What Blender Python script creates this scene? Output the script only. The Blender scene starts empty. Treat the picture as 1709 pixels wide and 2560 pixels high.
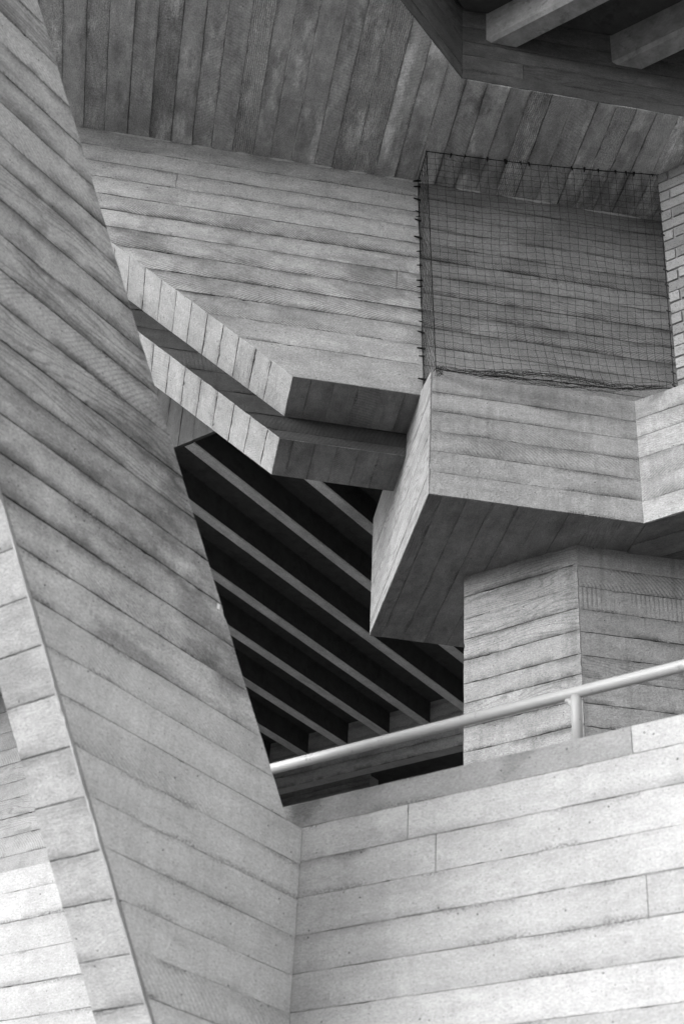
import bpy, bmesh, math, random
from mathutils import Vector, Matrix
import numpy as np

scene = bpy.context.scene
COL = scene.collection

# ------------------------------------------------------------------ camera
cam_d = bpy.data.cameras.new("camera")
cam = bpy.data.objects.new("camera", cam_d)
COL.objects.link(cam)
R_ = Vector((0.98442, -0.16903, 0.04930))
F_ = Vector((0.11390, 0.82502, 0.55350)).normalized()
R_ = (R_ - F_ * R_.dot(F_)).normalized()
U_ = R_.cross(F_)
cam.matrix_world = Matrix(((R_.x, U_.x, -F_.x, 0), (R_.y, U_.y, -F_.y, 0), (R_.z, U_.z, -F_.z, 1.6), (0, 0, 0, 1)))
cam_d.sensor_fit = 'VERTICAL'
cam_d.sensor_height = 36.0
cam_d.sensor_width = 24.0
cam_d.lens = 51.635
cam_d.clip_start = 0.1
cam_d.clip_end = 2000
cam_d.dof.use_dof = True
cam_d.dof.focus_distance = 10.9
cam_d.dof.aperture_fstop = 3.5
scene.camera = cam

# ------------------------------------------------------------------ light
SUN_AZ = -109.0      # compass angle of the sun from +Y towards +X (degrees)
SUN_EL = 19.0
w = bpy.data.worlds.new("World")
scene.world = w
w.use_nodes = True
nt = w.node_tree
nt.nodes.clear()
sky = nt.nodes.new('ShaderNodeTexSky')
sky.sky_type = 'NISHITA'
sky.sun_disc = False
sky.sun_elevation = math.radians(SUN_EL)
sky.sun_rotation = math.radians(SUN_AZ)
sky.air_density = 1.0
sky.dust_density = 3.0
bw = nt.nodes.new('ShaderNodeRGBToBW')          # black-and-white photograph: a grey sky
bg = nt.nodes.new('ShaderNodeBackground')
bg.inputs['Strength'].default_value = 0.15
out = nt.nodes.new('ShaderNodeOutputWorld')
nt.links.new(sky.outputs[0], bw.inputs[0])
nt.links.new(bw.outputs[0], bg.inputs[0])
nt.links.new(bg.outputs[0], out.inputs[0])

sd = bpy.data.lights.new("sun", 'SUN')
sd.energy = 0.24
sd.angle = math.radians(70)
sd.color = (1, 1, 1)
so = bpy.data.objects.new("sun", sd)
COL.objects.link(so)
az, el = math.radians(SUN_AZ), math.radians(SUN_EL)
to_sun = Vector((math.sin(az) * math.cos(el), math.cos(az) * math.cos(el), math.sin(el)))
so.rotation_euler = to_sun.to_track_quat('Z', 'Y').to_euler()
so.location = (-20, -10, 20)

scene.view_settings.view_transform = 'Standard'
scene.view_settings.look = 'None'
scene.view_settings.exposure = 1.74
scene.view_settings.gamma = 1.0
scene.cycles.max_bounces = 8
scene.cycles.diffuse_bounces = 6

# ------------------------------------------------------------------ node helper
class NT:
    def __init__(self, mat):
        mat.use_nodes = True
        self.t = mat.node_tree
        self.t.nodes.clear()
    def new(self, typ, **kw):
        n = self.t.nodes.new(typ)
        for k, v in kw.items():
            setattr(n, k, v)
        return n
    def put(self, sock, v):
        if isinstance(v, bpy.types.NodeSocket):
            self.t.links.new(v, sock)
        else:
            sock.default_value = v
    def m(self, op, a, b=None, c=None, clamp=False):
        n = self.new('ShaderNodeMath', operation=op, use_clamp=clamp)
        self.put(n.inputs[0], a)
        if b is not None: self.put(n.inputs[1], b)
        if c is not None: self.put(n.inputs[2], c)
        return n.outputs[0]
    def add(self, a, b): return self.m('ADD', a, b)
    def sub(self, a, b): return self.m('SUBTRACT', a, b)
    def mul(self, a, b): return self.m('MULTIPLY', a, b)
    def mr(self, v, a, b, c=0.0, d=1.0, smooth=True):
        n = self.new('ShaderNodeMapRange', interpolation_type='SMOOTHSTEP' if smooth else 'LINEAR')
        self.put(n.inputs[0], v)
        for i, x in enumerate((a, b, c, d)): self.put(n.inputs[1 + i], x)
        return n.outputs[0]
    def vec(self, x, y, z=0.0):
        n = self.new('ShaderNodeCombineXYZ')
        for i, v in enumerate((x, y, z)): self.put(n.inputs[i], v)
        return n.outputs[0]
    def sep(self, v):
        n = self.new('ShaderNodeSeparateXYZ')
        self.put(n.inputs[0], v)
        return n.outputs
    def noise(self, vec, scale=1.0, detail=3.0, rough=0.55, dist=0.0):
        n = self.new('ShaderNodeTexNoise')
        n.noise_dimensions = '3D'
        self.put(n.inputs['Vector'], vec)
        n.inputs['Scale'].default_value = scale
        n.inputs['Detail'].default_value = detail
        n.inputs['Roughness'].default_value = rough
        n.inputs['Distortion'].default_value = dist
        return n.outputs[0]
    def grey(self, v):
        n = self.new('ShaderNodeCombineColor')
        for i in range(3): self.put(n.inputs[i], v)
        return n.outputs[0]

def board_concrete(name, base, tone=0.9, cloud=0.25, groove=0.75, stain=0.35, grain=0.12, effl=0.0,
                   pores=0.5, streak=0.10, bump=1.0, ring=0.22, saw=0.10, grime=0.0, stains=(), chatter=0.10, fine=0.16, rough_boards=False):
    """Concrete cast against sawn planks. Face data: UVMap = metres along / across the boards,
    'bd' = distance from the lower joint and width of the board, 'c' = tone, kind, joint strengths."""
    mat = bpy.data.materials.new(name)
    N = NT(mat)
    uvn = N.new('ShaderNodeUVMap', uv_map='UVMap').outputs[0]
    bdn = N.new('ShaderNodeUVMap', uv_map='bd').outputs[0]
    at = N.new('ShaderNodeAttribute', attribute_name='c')
    u, v, _ = N.sep(uvn)
    lo, wd, _ = N.sep(bdn)
    sc = N.new('ShaderNodeSeparateColor'); N.put(sc.inputs[0], at.outputs['Color'])
    rt, kind, s_lo = sc.outputs[0], sc.outputs[1], sc.outputs[2]
    s_hi = at.outputs['Alpha']
    obj = N.new('ShaderNodeTexCoord').outputs['Object']
    up = N.sub(wd, lo)
    # joints
    wob = N.mul(N.sub(N.noise(N.vec(N.mul(u, 9.0), v), 1.0, 3.0, 0.7), 0.5), 0.007)
    patch = N.noise(N.vec(N.mul(u, 1.6), N.mul(v, 1.2), 3.0), 1.0, 3.0, 0.6)
    pk = N.mr(patch, 0.32, 0.62)
    brk = N.mr(N.noise(N.vec(N.mul(u, 14.0), N.mul(v, 3.0), 8.0), 1.0, 2.0, 0.6), 0.28, 0.5)
    def jline(d, s):
        d2 = N.m('ABSOLUTE', N.add(d, wob))
        g = N.mul(N.mr(d2, 0.001, 0.0065, 1.0, 0.0), N.mr(d, 0.012, 0.02, 1.0, 0.0))
        return N.mul(N.mul(g, s), N.add(0.10, N.mul(0.90, N.mul(brk, N.mr(patch, 0.36, 0.60)))))
    gl = N.m('MAXIMUM', jline(lo, s_lo), jline(up, s_hi))
    def jstain(d, s, off):
        p = N.mr(N.noise(N.vec(N.mul(u, 2.3), N.mul(v, 0.9), off), 1.0, 4.0, 0.65), 0.41, 0.60)
        e = N.noise(N.vec(N.mul(u, 16.0), N.mul(v, 16.0), off), 1.0, 3.0, 0.6)
        return N.mul(N.mul(N.mr(d, 0.0, N.add(0.006, N.mul(e, 0.10)), 1.0, 0.0), p), s)
    st = N.m('MAXIMUM', jstain(lo, s_lo, 11.0), N.mul(jstain(up, s_hi, 23.0), 0.8))
    # honeycombed patches along some joints
    hc_m = N.mul(N.mr(N.m('MINIMUM', lo, up), 0.004, 0.028, 1.0, 0.0), N.mr(N.noise(N.vec(N.mul(u, 2.0), N.mul(v, 1.5), 41.0), 1.0, 2.0, 0.5), 0.55, 0.63))
    hc = N.mul(hc_m, N.mr(N.noise(uvn, 95.0, 2.0, 0.6), 0.42, 0.62))
    # grain along the plank
    g1 = N.noise(N.vec(N.mul(u, 2.5), N.mul(v, 85.0)), 1.0, 3.0, 0.6)
    g2 = N.noise(N.vec(N.mul(u, 0.9), N.mul(v, 9.0), 5.0), 1.0, 3.0, 0.5)
    warp = N.noise(N.vec(N.mul(u, 1.1), N.mul(v, 5.5), 17.0), 1.0, 2.0, 0.45)
    ph = N.mul(N.add(N.mul(lo, 30.0), N.mul(warp, 13.0)), 6.2832)
    rg = N.mr(N.m('SINE', ph), 0.25, 1.0)
    is_ring = N.mr(kind, 0.80, 0.84)
    rg = N.mul(N.mul(rg, is_ring), N.mr(g1, 0.3, 0.55))
    # saw marks: arcs across the plank
    is_saw = N.mr(kind, 0.34, 0.38, 1.0, 0.0)
    cur = N.add(N.mul(lo, 3.0), N.mul(N.mul(lo, lo), 14.0))
    swp = N.add(N.mul(N.add(u, N.mul(cur, N.mr(kind, 0.0, 0.3, -0.45, 0.45, False))), 205.0), N.mul(N.noise(N.vec(N.mul(u, 5.0), v, 9.0), 1.0, 2.0), 5.0))
    sw = N.mul(N.mul(N.mr(N.m('SINE', swp), -0.2, 1.0), is_saw), N.mr(N.noise(N.vec(N.mul(u, 2.0), N.mul(v, 4.0), 31.0), 1.0, 2.0), 0.32, 0.52))
    # mottling
    c1 = N.noise(obj, 1.1, 3.0, 0.6)
    c2 = N.noise(N.vec(N.mul(u, 5.0), N.mul(v, 9.0), 2.0), 1.0, 5.0, 0.68)
    c3 = N.noise(uvn, 46.0, 3.0, 0.7)
    blot = N.mr(N.noise(N.vec(N.mul(u, 3.2), N.mul(v, 5.0), 61.0), 1.0, 4.0, 0.6, 0.6), 0.60, 0.74)
    # bug holes
    vo = N.new('ShaderNodeTexVoronoi'); N.put(vo.inputs['Vector'], uvn); vo.inputs['Scale'].default_value = 24.0
    vsize = N.sep(vo.outputs['Color'])[0]
    por = N.mul(N.mr(vo.outputs['Distance'], 0.06, 0.13, 1.0, 0.0), N.mr(vsize, 0.74, 0.80))
    vo2 = N.new('ShaderNodeTexVoronoi'); N.put(vo2.inputs['Vector'], uvn); vo2.inputs['Scale'].default_value = 65.0
    por2 = N.mul(N.mr(vo2.outputs['Distance'], 0.10, 0.22, 1.0, 0.0), N.mr(N.sep(vo2.outputs['Color'])[1], 0.60, 0.66))
    por = N.m('MAXIMUM', por, N.mul(por2, 0.6))
    # rain streaks, down the wall
    ox, oy, oz = N.sep(obj)
    sk = N.mr(N.noise(N.vec(N.mul(N.add(ox, N.mul(oy, 0.6)), 13.0), N.mul(oy, 9.0), N.mul(oz, 1.1)), 1.0, 3.0, 0.6), 0.52, 0.75)
    c1 = N.mr(c1, 0.30, 0.70, -0.5, 0.5, False)
    c2s = N.mr(c2, 0.30, 0.70, -0.5, 0.5, False)
    c4 = N.mr(N.noise(N.vec(N.mul(u, 24.0), N.mul(v, 32.0), 6.0), 1.0, 4.0, 0.78), 0.30, 0.70, -0.5, 0.5, False)
    c5 = N.mr(N.noise(N.vec(N.mul(u, 70.0), N.mul(v, 110.0), 4.0), 1.0, 2.0, 0.7), 0.28, 0.72, -0.5, 0.5, False)
    ct = N.mr(N.noise(N.vec(N.mul(u, 24.0), N.mul(v, 2.2), 14.0), 1.0, 3.0, 0.65), 0.30, 0.70, -0.5, 0.5, False)
    f = N.add(1.0, N.mul(N.sub(rt, 0.5), tone))
    f = N.mul(f, N.add(1.0, N.mul(c1, cloud)))
    f = N.mul(f, N.add(1.0, N.mul(c2s, cloud)))
    f = N.mul(f, N.add(1.0, N.mul(c4, fine)))
    f = N.mul(f, N.add(1.0, N.mul(c5, fine * 2.0)))
    f = N.mul(f, N.add(1.0, N.mul(ct, chatter)))
    f = N.mul(f, N.add(1.0 - grain * 0.4, N.mul(g1, grain * 0.8)))
    f = N.mul(f, N.add(1.0 - grain * 0.5, N.mul(g2, grain)))
    f = N.mul(f, N.sub(1.0, N.mul(rg, ring)))
    f = N.mul(f, N.sub(1.0, N.mul(sw, saw)))
    f = N.mul(f, N.sub(1.0, N.mul(blot, 0.14)))
    # gritty specks
    gs = N.mr(N.noise(uvn, 150.0, 1.0, 0.5), 0.62, 0.72)
    f = N.mul(f, N.sub(1.0, N.mul(gs, 0.28)))
    f = N.mul(f, N.sub(1.0, N.mul(sk, streak)))
    f = N.mul(f, N.sub(1.0, N.mul(st, stain)))
    f = N.mul(f, N.sub(1.0, N.mul(hc, 0.4)))
    f = N.mul(f, N.sub(1.0, N.mul(por, pores)))
    f = N.mul(f, N.sub(1.0, N.mul(gl, groove)))
    if effl > 0:
        # lime bloom and paint specks
        e1 = N.mr(N.noise(N.vec(N.mul(u, 2.2), N.mul(v, 6.0), 71.0), 1.0, 6.0, 0.72), 0.47, 0.64)
        e2 = N.mr(N.noise(N.vec(N.mul(u, 0.8), N.mul(v, 1.0), 75.0), 1.0, 2.0, 0.5), 0.40, 0.60)
        ed = N.mul(N.mr(lo, 0.0, 0.012, 1.0, 0.0), N.mr(N.noise(N.vec(N.mul(u, 3.0), v, 79.0), 1.0, 4.0, 0.7), 0.44, 0.56))
        f = N.mul(f, N.add(1.0, N.mul(N.m('MAXIMUM', N.mul(e1, e2), N.mul(ed, N.sub(1.0, s_lo))), effl)))
    if grime > 0:
        gm = N.mr(N.noise(N.vec(N.mul(u, 1.1), N.mul(v, 3.4), 52.0), 1.0, 5.0, 0.68), 0.46, 0.66)
        f = N.mul(f, N.sub(1.0, N.mul(gm, grime)))
    for (sx, sy, sz), srad, sst in stains:
        dv = N.new('ShaderNodeVectorMath', operation='DISTANCE')
        N.put(dv.inputs[0], obj); dv.inputs[1].default_value = (sx, sy, sz)
        dd = N.add(dv.outputs['Value'], N.mul(N.mr(c2, 0.3, 0.7, -0.5, 0.5, False), srad * 0.9))
        f = N.mul(f, N.sub(1.0, N.mul(N.mr(dd, srad * 0.3, srad * 1.15, 1.0, 0.0), sst)))
    rb = None
    if rough_boards:
        # a few planks with raised, weathered grain
        sel = N.mr(kind, 0.955, 0.965)
        rb = N.mul(N.m('SINE', N.mul(N.add(lo, N.mul(N.noise(N.vec(N.mul(u, 6.0), N.mul(v, 3.0), 90.0), 1.0, 2.0), 0.035)), 420.0)), sel)
        f = N.mul(f, N.add(1.0, N.mul(rb, 0.22)))
        sel2 = N.mr(kind, 0.80, 0.82)
        f = N.mul(f, N.add(1.0, N.mul(N.mul(c5, sel2), 0.35)))
    colr = N.grey(N.mul(f, base))
    # relief
    h = N.mul(gl, -0.006)
    h = N.add(h, N.mul(hc, -0.006))
    h = N.add(h, N.mul(por, -0.003))
    h = N.add(h, N.mul(g1, 0.0009))
    h = N.add(h, N.mul(c3, 0.0012))
    h = N.add(h, N.mul(rg, -0.0055 * ring))
    h = N.add(h, N.mul(sw, -0.0055 * saw))
    h = N.add(h, N.mul(c2, 0.003))
    if rb is not None: h = N.add(h, N.mul(rb, 0.003))
    h = N.add(h, N.mul(c4, 0.0024))
    h = N.add(h, N.mul(c5, 0.0022))
    bp = N.new('ShaderNodeBump')
    bp.inputs['Strength'].default_value = 0.9 * bump
    bp.inputs['Distance'].default_value = 1.0
    N.put(bp.inputs['Height'], h)
    bs = N.new('ShaderNodeBsdfPrincipled')
    N.put(bs.inputs['Base Color'], colr)
    bs.inputs['Roughness'].default_value = 0.88
    bs.inputs['Specular IOR Level'].default_value = 0.18
    N.put(bs.inputs['Normal'], bp.outputs[0])
    o = N.new('ShaderNodeOutputMaterial')
    N.put(o.inputs[0], bs.outputs[0])
    return mat

def plain_concrete(name, base, mott=0.35, rough=0.9, scale=1.0, bump=0.6, spec=0.15):
    mat = bpy.data.materials.new(name)
    N = NT(mat)
    obj = N.new('ShaderNodeTexCoord').outputs['Object']
    a = N.noise(obj, 2.0 * scale, 6.0, 0.65)
    b = N.noise(obj, 40.0 * scale, 3.0, 0.7)
    d = N.mr(N.noise(obj, 9.0 * scale, 5.0, 0.7), 0.3, 0.7, -0.5, 0.5, False)
    e = N.mr(N.noise(obj, 5.0 * scale, 4.0, 0.75, 1.5), 0.54, 0.66)
    f = N.mul(N.add(1.0 - mott * 0.5, N.mul(a, mott)), N.add(0.80, N.mul(b, 0.40)))
    f = N.mul(f, N.add(1.0, N.mul(d, mott * 0.6)))
    f = N.mul(f, N.sub(1.0, N.mul(e, mott * 0.35)))
    bp = N.new('ShaderNodeBump'); bp.inputs['Strength'].default_value = bump; bp.inputs['Distance'].default_value = 1.0
    N.put(bp.inputs['Height'], N.add(N.mul(a, 0.004), N.mul(b, 0.0015)))
    bs = N.new('ShaderNodeBsdfPrincipled')
    N.put(bs.inputs['Base Color'], N.grey(N.mul(f, base)))
    bs.inputs['Roughness'].default_value = rough
    bs.inputs['Specular IOR Level'].default_value = spec
    N.put(bs.inputs['Normal'], bp.outputs[0])
    o = N.new('ShaderNodeOutputMaterial'); N.put(o.inputs[0], bs.outputs[0])
    return mat

def simple_mat(name, base, rough=0.6, spec=0.3, speck=0.0):
    mat = bpy.data.materials.new(name)
    N = NT(mat)
    bs = N.new('ShaderNodeBsdfPrincipled')
    obj = N.new('ShaderNodeTexCoord').outputs['Object']
    a = N.noise(obj, 9.0, 4.0, 0.6)
    f = N.add(0.93, N.mul(a, 0.14))
    if speck:
        chip = N.m('MAXIMUM', N.mr(N.noise(obj, 26.0, 4.0, 0.65), 0.63, 0.67), N.mul(N.mr(N.noise(obj, 5.0, 5.0, 0.75), 0.5, 0.75), 0.35))
        f = N.mul(f, N.sub(1.0, N.mul(chip, speck)))
    N.put(bs.inputs['Base Color'], N.grey(N.mul(f, base)))
    bs.inputs['Roughness'].default_value = rough
    bs.inputs['Specular IOR Level'].default_value = spec
    o = N.new('ShaderNodeOutputMaterial'); N.put(o.inputs[0], bs.outputs[0])
    return mat

M = {}
STP = [(0.05, 5.21, 4.93), (-0.08, 5.08, 5.28), (0.2, 5.36, 4.52), (-0.6, 4.56, 4.70), (-0.70, 4.46, 5.6), (-0.34, 4.82, 4.55), (-0.11, 5.05, 5.53), (-0.23, 4.93, 5.83), (0.31, 5.48, 4.38), (-0.12, 5.05, 4.75)]
STC = [(1.85, 7.15, 10.15), (1.95, 7.75, 10.15), (3.05, 7.8, 10.15)]
M['wall']    = board_concrete('wall_concrete', 0.385, tone=1.3, cloud=0.32, groove=0.55, stain=0.60, streak=0.07, saw=0.38, chatter=0.07, ring=0.18, grime=0.20, pores=0.75, fine=0.30,
                              stains=[((-0.45, 8, 9.1), 0.22, 0.25), ((1.25, 8, 9.05), 0.35, 0.2), ((0.2, 8, 9.3), 0.2, 0.2), ((0.1, 8, 8.85), 0.3, 0.22)])
M['balcony'] = board_concrete('balcony_concrete', 0.27, tone=0.5, cloud=0.32, groove=0.50, stain=0.50, streak=0.16, saw=0.22, ring=0.18, grime=0.18, chatter=0.22, fine=0.28, pores=0.7)
M['endp']    = board_concrete('end_panel_concrete', 0.23, tone=0.4, cloud=0.3, groove=0.2, stain=0.4, streak=0.0, ring=0.35, saw=0.0, grain=0.35, fine=0.2)
M['parapet'] = board_concrete('parapet_concrete', 0.338, tone=0.9, bump=0.7, cloud=0.20, groove=0.42, stain=0.30, streak=0.08, saw=0.03, ring=0.04, pores=0.75, grain=0.06, fine=0.17, chatter=0.06, grime=0.10,
                              stains=[((0.74, 5.87, 4.02), 0.10, 0.45), ((0.95, 5.65, 3.85), 0.09, 0.12), ((0.95, 5.66, 4.0), 0.12, 0.2), ((1.45, 5.16, 4.02), 0.10, 0.25)])
M['side']    = board_concrete('pier_side_concrete', 0.345, tone=0.7, bump=0.5, cloud=0.22, groove=0.75, stain=0.45, streak=0.0, saw=0.06, ring=0.10, pores=0.65, grain=0.1, fine=0.18, grime=0.22)
M['pier2']   = board_concrete('pier_foot_concrete', 0.45, tone=0.7, cloud=0.18, groove=0.55, stain=0.42, streak=0.06, saw=0.14, ring=0.12, grime=0.14, pores=0.75, fine=0.18, bump=0.8)
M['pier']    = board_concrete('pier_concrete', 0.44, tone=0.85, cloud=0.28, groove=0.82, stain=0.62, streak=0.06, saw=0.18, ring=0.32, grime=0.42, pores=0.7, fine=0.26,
                              stains=[(STP[0], 0.24, 0.26), (STP[1], 0.24, 0.24), (STP[2], 0.18, 0.28), (STP[6], 0.22, 0.24), (STP[7], 0.22, 0.22), (STP[8], 0.15, 0.26), (STP[9], 0.3, 0.18), (STP[3], 0.11, 0.32), (STP[4], 0.10, 0.30), (STP[5], 0.10, 0.2)])
M['ceiling'] = board_concrete('ceiling_concrete', 0.36, tone=0.65, cloud=0.40, groove=0.66, stain=0.30, streak=0.0, effl=0.75, saw=0.12, ring=0.14, grime=0.36, fine=0.26, rough_boards=True,
                              stains=[(STC[0], 0.14, 0.45), (STC[1], 0.14, 0.4), (STC[2], 0.3, 0.4)])
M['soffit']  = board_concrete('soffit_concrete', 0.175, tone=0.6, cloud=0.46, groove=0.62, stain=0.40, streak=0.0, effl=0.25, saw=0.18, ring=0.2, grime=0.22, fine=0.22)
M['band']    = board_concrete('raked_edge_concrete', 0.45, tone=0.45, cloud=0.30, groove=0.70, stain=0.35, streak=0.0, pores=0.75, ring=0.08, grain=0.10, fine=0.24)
M['column']  = board_concrete('column_concrete', 0.215, tone=0.5, cloud=0.26, groove=0.45, stain=0.65, streak=0.24, ring=0.3, saw=0.30, pores=0.75, chatter=0.14, fine=0.30, grime=0.18)
M['column2'] = board_concrete('rear_wall_concrete', 0.26, tone=0.5, cloud=0.24, groove=0.6, stain=0.4, streak=0.1, ring=0.25, saw=0.2, fine=0.2)
M['recess']  = board_concrete('recess_concrete', 0.08, tone=0.6, cloud=0.45, groove=0.45, stain=0.3, streak=0.0, ring=0.3, effl=0.5, fine=0.25)  # low base colour paints in the shade inside the roof opening
M['ribp']    = board_concrete('rib_print_concrete', 0.46, tone=0.5, cloud=0.35, groove=0.2, stain=0.3, streak=0.0, ring=0.2, saw=0.15, grain=0.3, fine=0.25, grime=0.25)
M['shade_dark']   = board_concrete('shade_dark_concrete', 0.065, tone=0.5, cloud=0.35, groove=0.6, stain=0.4, streak=0.12, saw=0.15, ring=0.15, grime=0.2)  # base darkened to paint shade onto the recessed riser and edge beam
M['rib']     = plain_concrete('rib_concrete', 0.46, 0.8, scale=1.5)
M['dark']    = plain_concrete('deep_shade_concrete', 0.055, 0.6)  # near-black base stands in for deep shade on rib sides, slabs, back gap
M['plain']   = plain_concrete('plain_concrete', 0.30, 0.35)
M['beam']    = plain_concrete('smooth_beam_concrete', 0.24, 0.9, bump=1.2)
M['ground']  = plain_concrete('paving', 0.25, 0.4, scale=0.5)
M['grout']   = plain_concrete('pale_grout', 0.5, 0.6, scale=2.0)
M['rail']    = simple_mat('painted_steel', 0.34, 0.42, 0.35, 0.35)
M['net']     = simple_mat('net_twine', 0.015, 0.8, 0.1)
M['clip']    = simple_mat('dark_clip', 0.012, 0.6, 0.2)
M['tag']     = simple_mat('white_tag', 0.8, 0.5, 0.3)

# ------------------------------------------------------------------ mesh helpers
S2 = math.sqrt(0.5)
D1 = Vector((S2, S2, 0)); D3 = Vector((-S2, S2, 0)); NF = Vector((S2, -S2, 0)); Z = Vector((0, 0, 1))
def pu(u, s, z):          # u along D1, s along D3
    return Vector((S2 * u - S2 * s, S2 * u + S2 * s, z))

def newbm():
    bm = bmesh.new()
    bm.loops.layers.uv.new('UVMap'); bm.loops.layers.uv.new('bd')
    bm.loops.layers.float_color.new('c')
    return bm

def solid(bm, base, top, mi=0, inset=0.0):
    """closed prism between two rings of equal length; inset pulls every face inwards"""
    a = [bm.verts.new(p) for p in base]; b = [bm.verts.new(p) for p in top]
    n = len(a); fs = []
    fs.append(bm.faces.new(a[::-1])); fs.append(bm.faces.new(b))
    for i in range(n):
        fs.append(bm.faces.new((a[i], a[(i + 1) % n], b[(i + 1) % n], b[i])))
    for f in fs: f.material_index = mi
    bmesh.ops.recalc_face_normals(bm, faces=fs)
    if inset:
        for f in fs: f.normal_update()
        mv = []
        for v in a + b:
            A = np.array([tuple(f.normal) for f in v.link_faces]); r = np.full(len(A), -inset)
            mv.append(Vector(np.linalg.lstsq(A, r, rcond=1e-3)[0]))
        for v, d in zip(a + b, mv): v.co += d
    return fs

INS = 0.011
def box(bm, x0, x1, y0, y1, z0, z1, mi=0):
    return solid(bm, [(x0, y0, z0), (x1, y0, z0), (x1, y1, z0), (x0, y1, z0)], [(x0, y0, z1), (x1, y0, z1), (x1, y1, z1), (x0, y1, z1)], mi)

def obox(bm, u0, u1, s0, s1, z0, z1, mi=0, inset=0.0):
    return solid(bm, [pu(u0, s0, z0), pu(u1, s0, z0), pu(u1, s1, z0), pu(u0, s1, z0)], [pu(u0, s0, z1), pu(u1, s0, z1), pu(u1, s1, z1), pu(u0, s1, z1)], mi, inset)

def clip(poly, d, lim, keep_above):
    outp = []
    n = len(poly)
    for i in range(n):
        p, q = poly[i], poly[(i + 1) % n]
        a, b = p.dot(d) - lim, q.dot(d) - lim
        if not keep_above: a, b = -a, -b
        if a >= 0: outp.append(p)
        if (a > 0 and b < 0) or (a < 0 and b > 0):
            outp.append(p + (q - p) * (a / (a - b)))
    return outp

def ragged(pp, nrm, rnd, amount, seg=0.022):
    '''break the straight outline of a plank: fine wander, and a chip here and there'''
    outp = []
    n = len(pp)
    for i in range(n):
        p, q = pp[i], pp[(i + 1) % n]
        L = (q - p).length
        outp.append(p)
        if L < 0.06: continue
        t = (q - p) / L
        inw = nrm.cross(t)
        k = max(2, min(260, int(L / seg)))
        chips = [(rnd.uniform(0, L), rnd.uniform(0.012, 0.045), rnd.uniform(0.003, 0.012)) for _ in range(int(L * 1.6 * rnd.random() + rnd.random()))]
        wa, wb, wp = rnd.uniform(0.0004, 0.0016), rnd.uniform(9, 26), rnd.uniform(0, 6)
        for j in range(1, k):
            d = L * j / k
            e = abs(rnd.gauss(0, 0.0007)) + wa * (1 + math.sin(wb * d + wp))
            for c, hl, dp in chips:
                e = max(e, dp * (1 - abs(d - c) / hl))
            e *= min(1.0, d / 0.03, (L - d) / 0.03)
            outp.append(p + t * d + inw * (e * amount))
    return outp

def boards(bm, poly, nrm, vdir, joints, seed, mi=1, width=0.157, lip=0.0035, tones=None, cuts=None, kinds=None,
           butt=True, strengths=None, sbase=(0.05, 1.0), depth=0.013, tspread=0.16, chip=1.0):
    """cover a polygon with the imprint of planks running across vdir; every plank is a few mm proud"""
    rnd = random.Random(seed)
    nrm = Vector(nrm).normalized(); vdir = Vector(vdir).normalized(); udir = vdir.cross(nrm).normalized()
    poly = [Vector(p) for p in poly]
    lo = min(p.dot(vdir) for p in poly); hi = max(p.dot(vdir) for p in poly)
    js = sorted(joints)
    first = 0
    if not js: js = [lo - rnd.random() * width]
    while js[0] > lo + 1e-4:
        js.insert(0, js[0] - width * rnd.uniform(0.95, 1.05)); first += 1
    while js[-1] < hi - 1e-4: js.append(js[-1] + width * rnd.uniform(0.95, 1.05))
    uvl = bm.loops.layers.uv['UVMap']; bdl = bm.loops.layers.uv['bd']; cl = bm.loops.layers.float_color['c']
    st = [rnd.uniform(*sbase) for _ in js]
    if strengths:
        for k, v in strengths.items():
            if 0 <= k + first < len(st): st[k + first] = v
    for k in range(len(js) - 1):
        a, b = js[k], js[k + 1]
        strip = clip(clip(poly, vdir, a, True), vdir, b, False)
        if len(strip) < 3: continue
        u0 = min(p.dot(udir) for p in strip); u1 = max(p.dot(udir) for p in strip)
        key = k - first
        cu = list(cuts.get(key, [])) if cuts else []
        if butt and not (cuts and key in cuts) and u1 - u0 > 1.6 and rnd.random() < 0.45:
            cu = [rnd.uniform(u0 + 0.4, u1 - 0.4)]
        edges = [u0 - 1] + sorted(cu) + [u1 + 1]
        for q in range(len(edges) - 1):
            piece = strip
            if q > 0: piece = clip(piece, udir, edges[q] + 0.0012, True)
            if q < len(edges) - 2: piece = clip(piece, udir, edges[q + 1] - 0.0012, False)
            # drop doubled points
            pp = []
            for p in piece:
                if not pp or (p - pp[-1]).length > 1e-5: pp.append(p)
            if len(pp) > 1 and (pp[0] - pp[-1]).length < 1e-5: pp.pop()
            if len(pp) < 3: continue
            ar = Vector((0, 0, 0))
            for i in range(len(pp)): ar += pp[i].cross(pp[(i + 1) % len(pp)])
            if ar.length < 2e-5: continue
            if ar.dot(nrm) < 0: pp.reverse()
            o = rnd.uniform(0.0008, lip)
            tn = rnd.gauss(0.5, tspread); kd = rnd.random()
            if tones and (key, q) in tones: tn = tones[(key, q)]
            if kinds and key in kinds: kd = kinds[key]
            tn = min(1.0, max(0.0, tn))
            if chip: pp = ragged(pp, nrm, rnd, chip)
            du, dv = rnd.uniform(0, 40), rnd.uniform(0, 3)
            f1 = [bm.verts.new(p + nrm * o) for p in pp]; f0 = [bm.verts.new(p - nrm * depth) for p in pp]
            n = len(pp)
            faces = [bm.faces.new(f1)] + [bm.faces.new((f1[i], f0[i], f0[(i + 1) % n], f1[(i + 1) % n])) for i in range(n)]
            for f in faces:
                f.material_index = mi
                for l in f.loops:
                    p = l.vert.co; vv = p.dot(vdir)
                    l[uvl].uv = (p.dot(udir) + du, vv + dv)
                    l[bdl].uv = (vv - a, b - a)
                    l[cl] = (tn, kd, st[k], st[k + 1])

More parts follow.
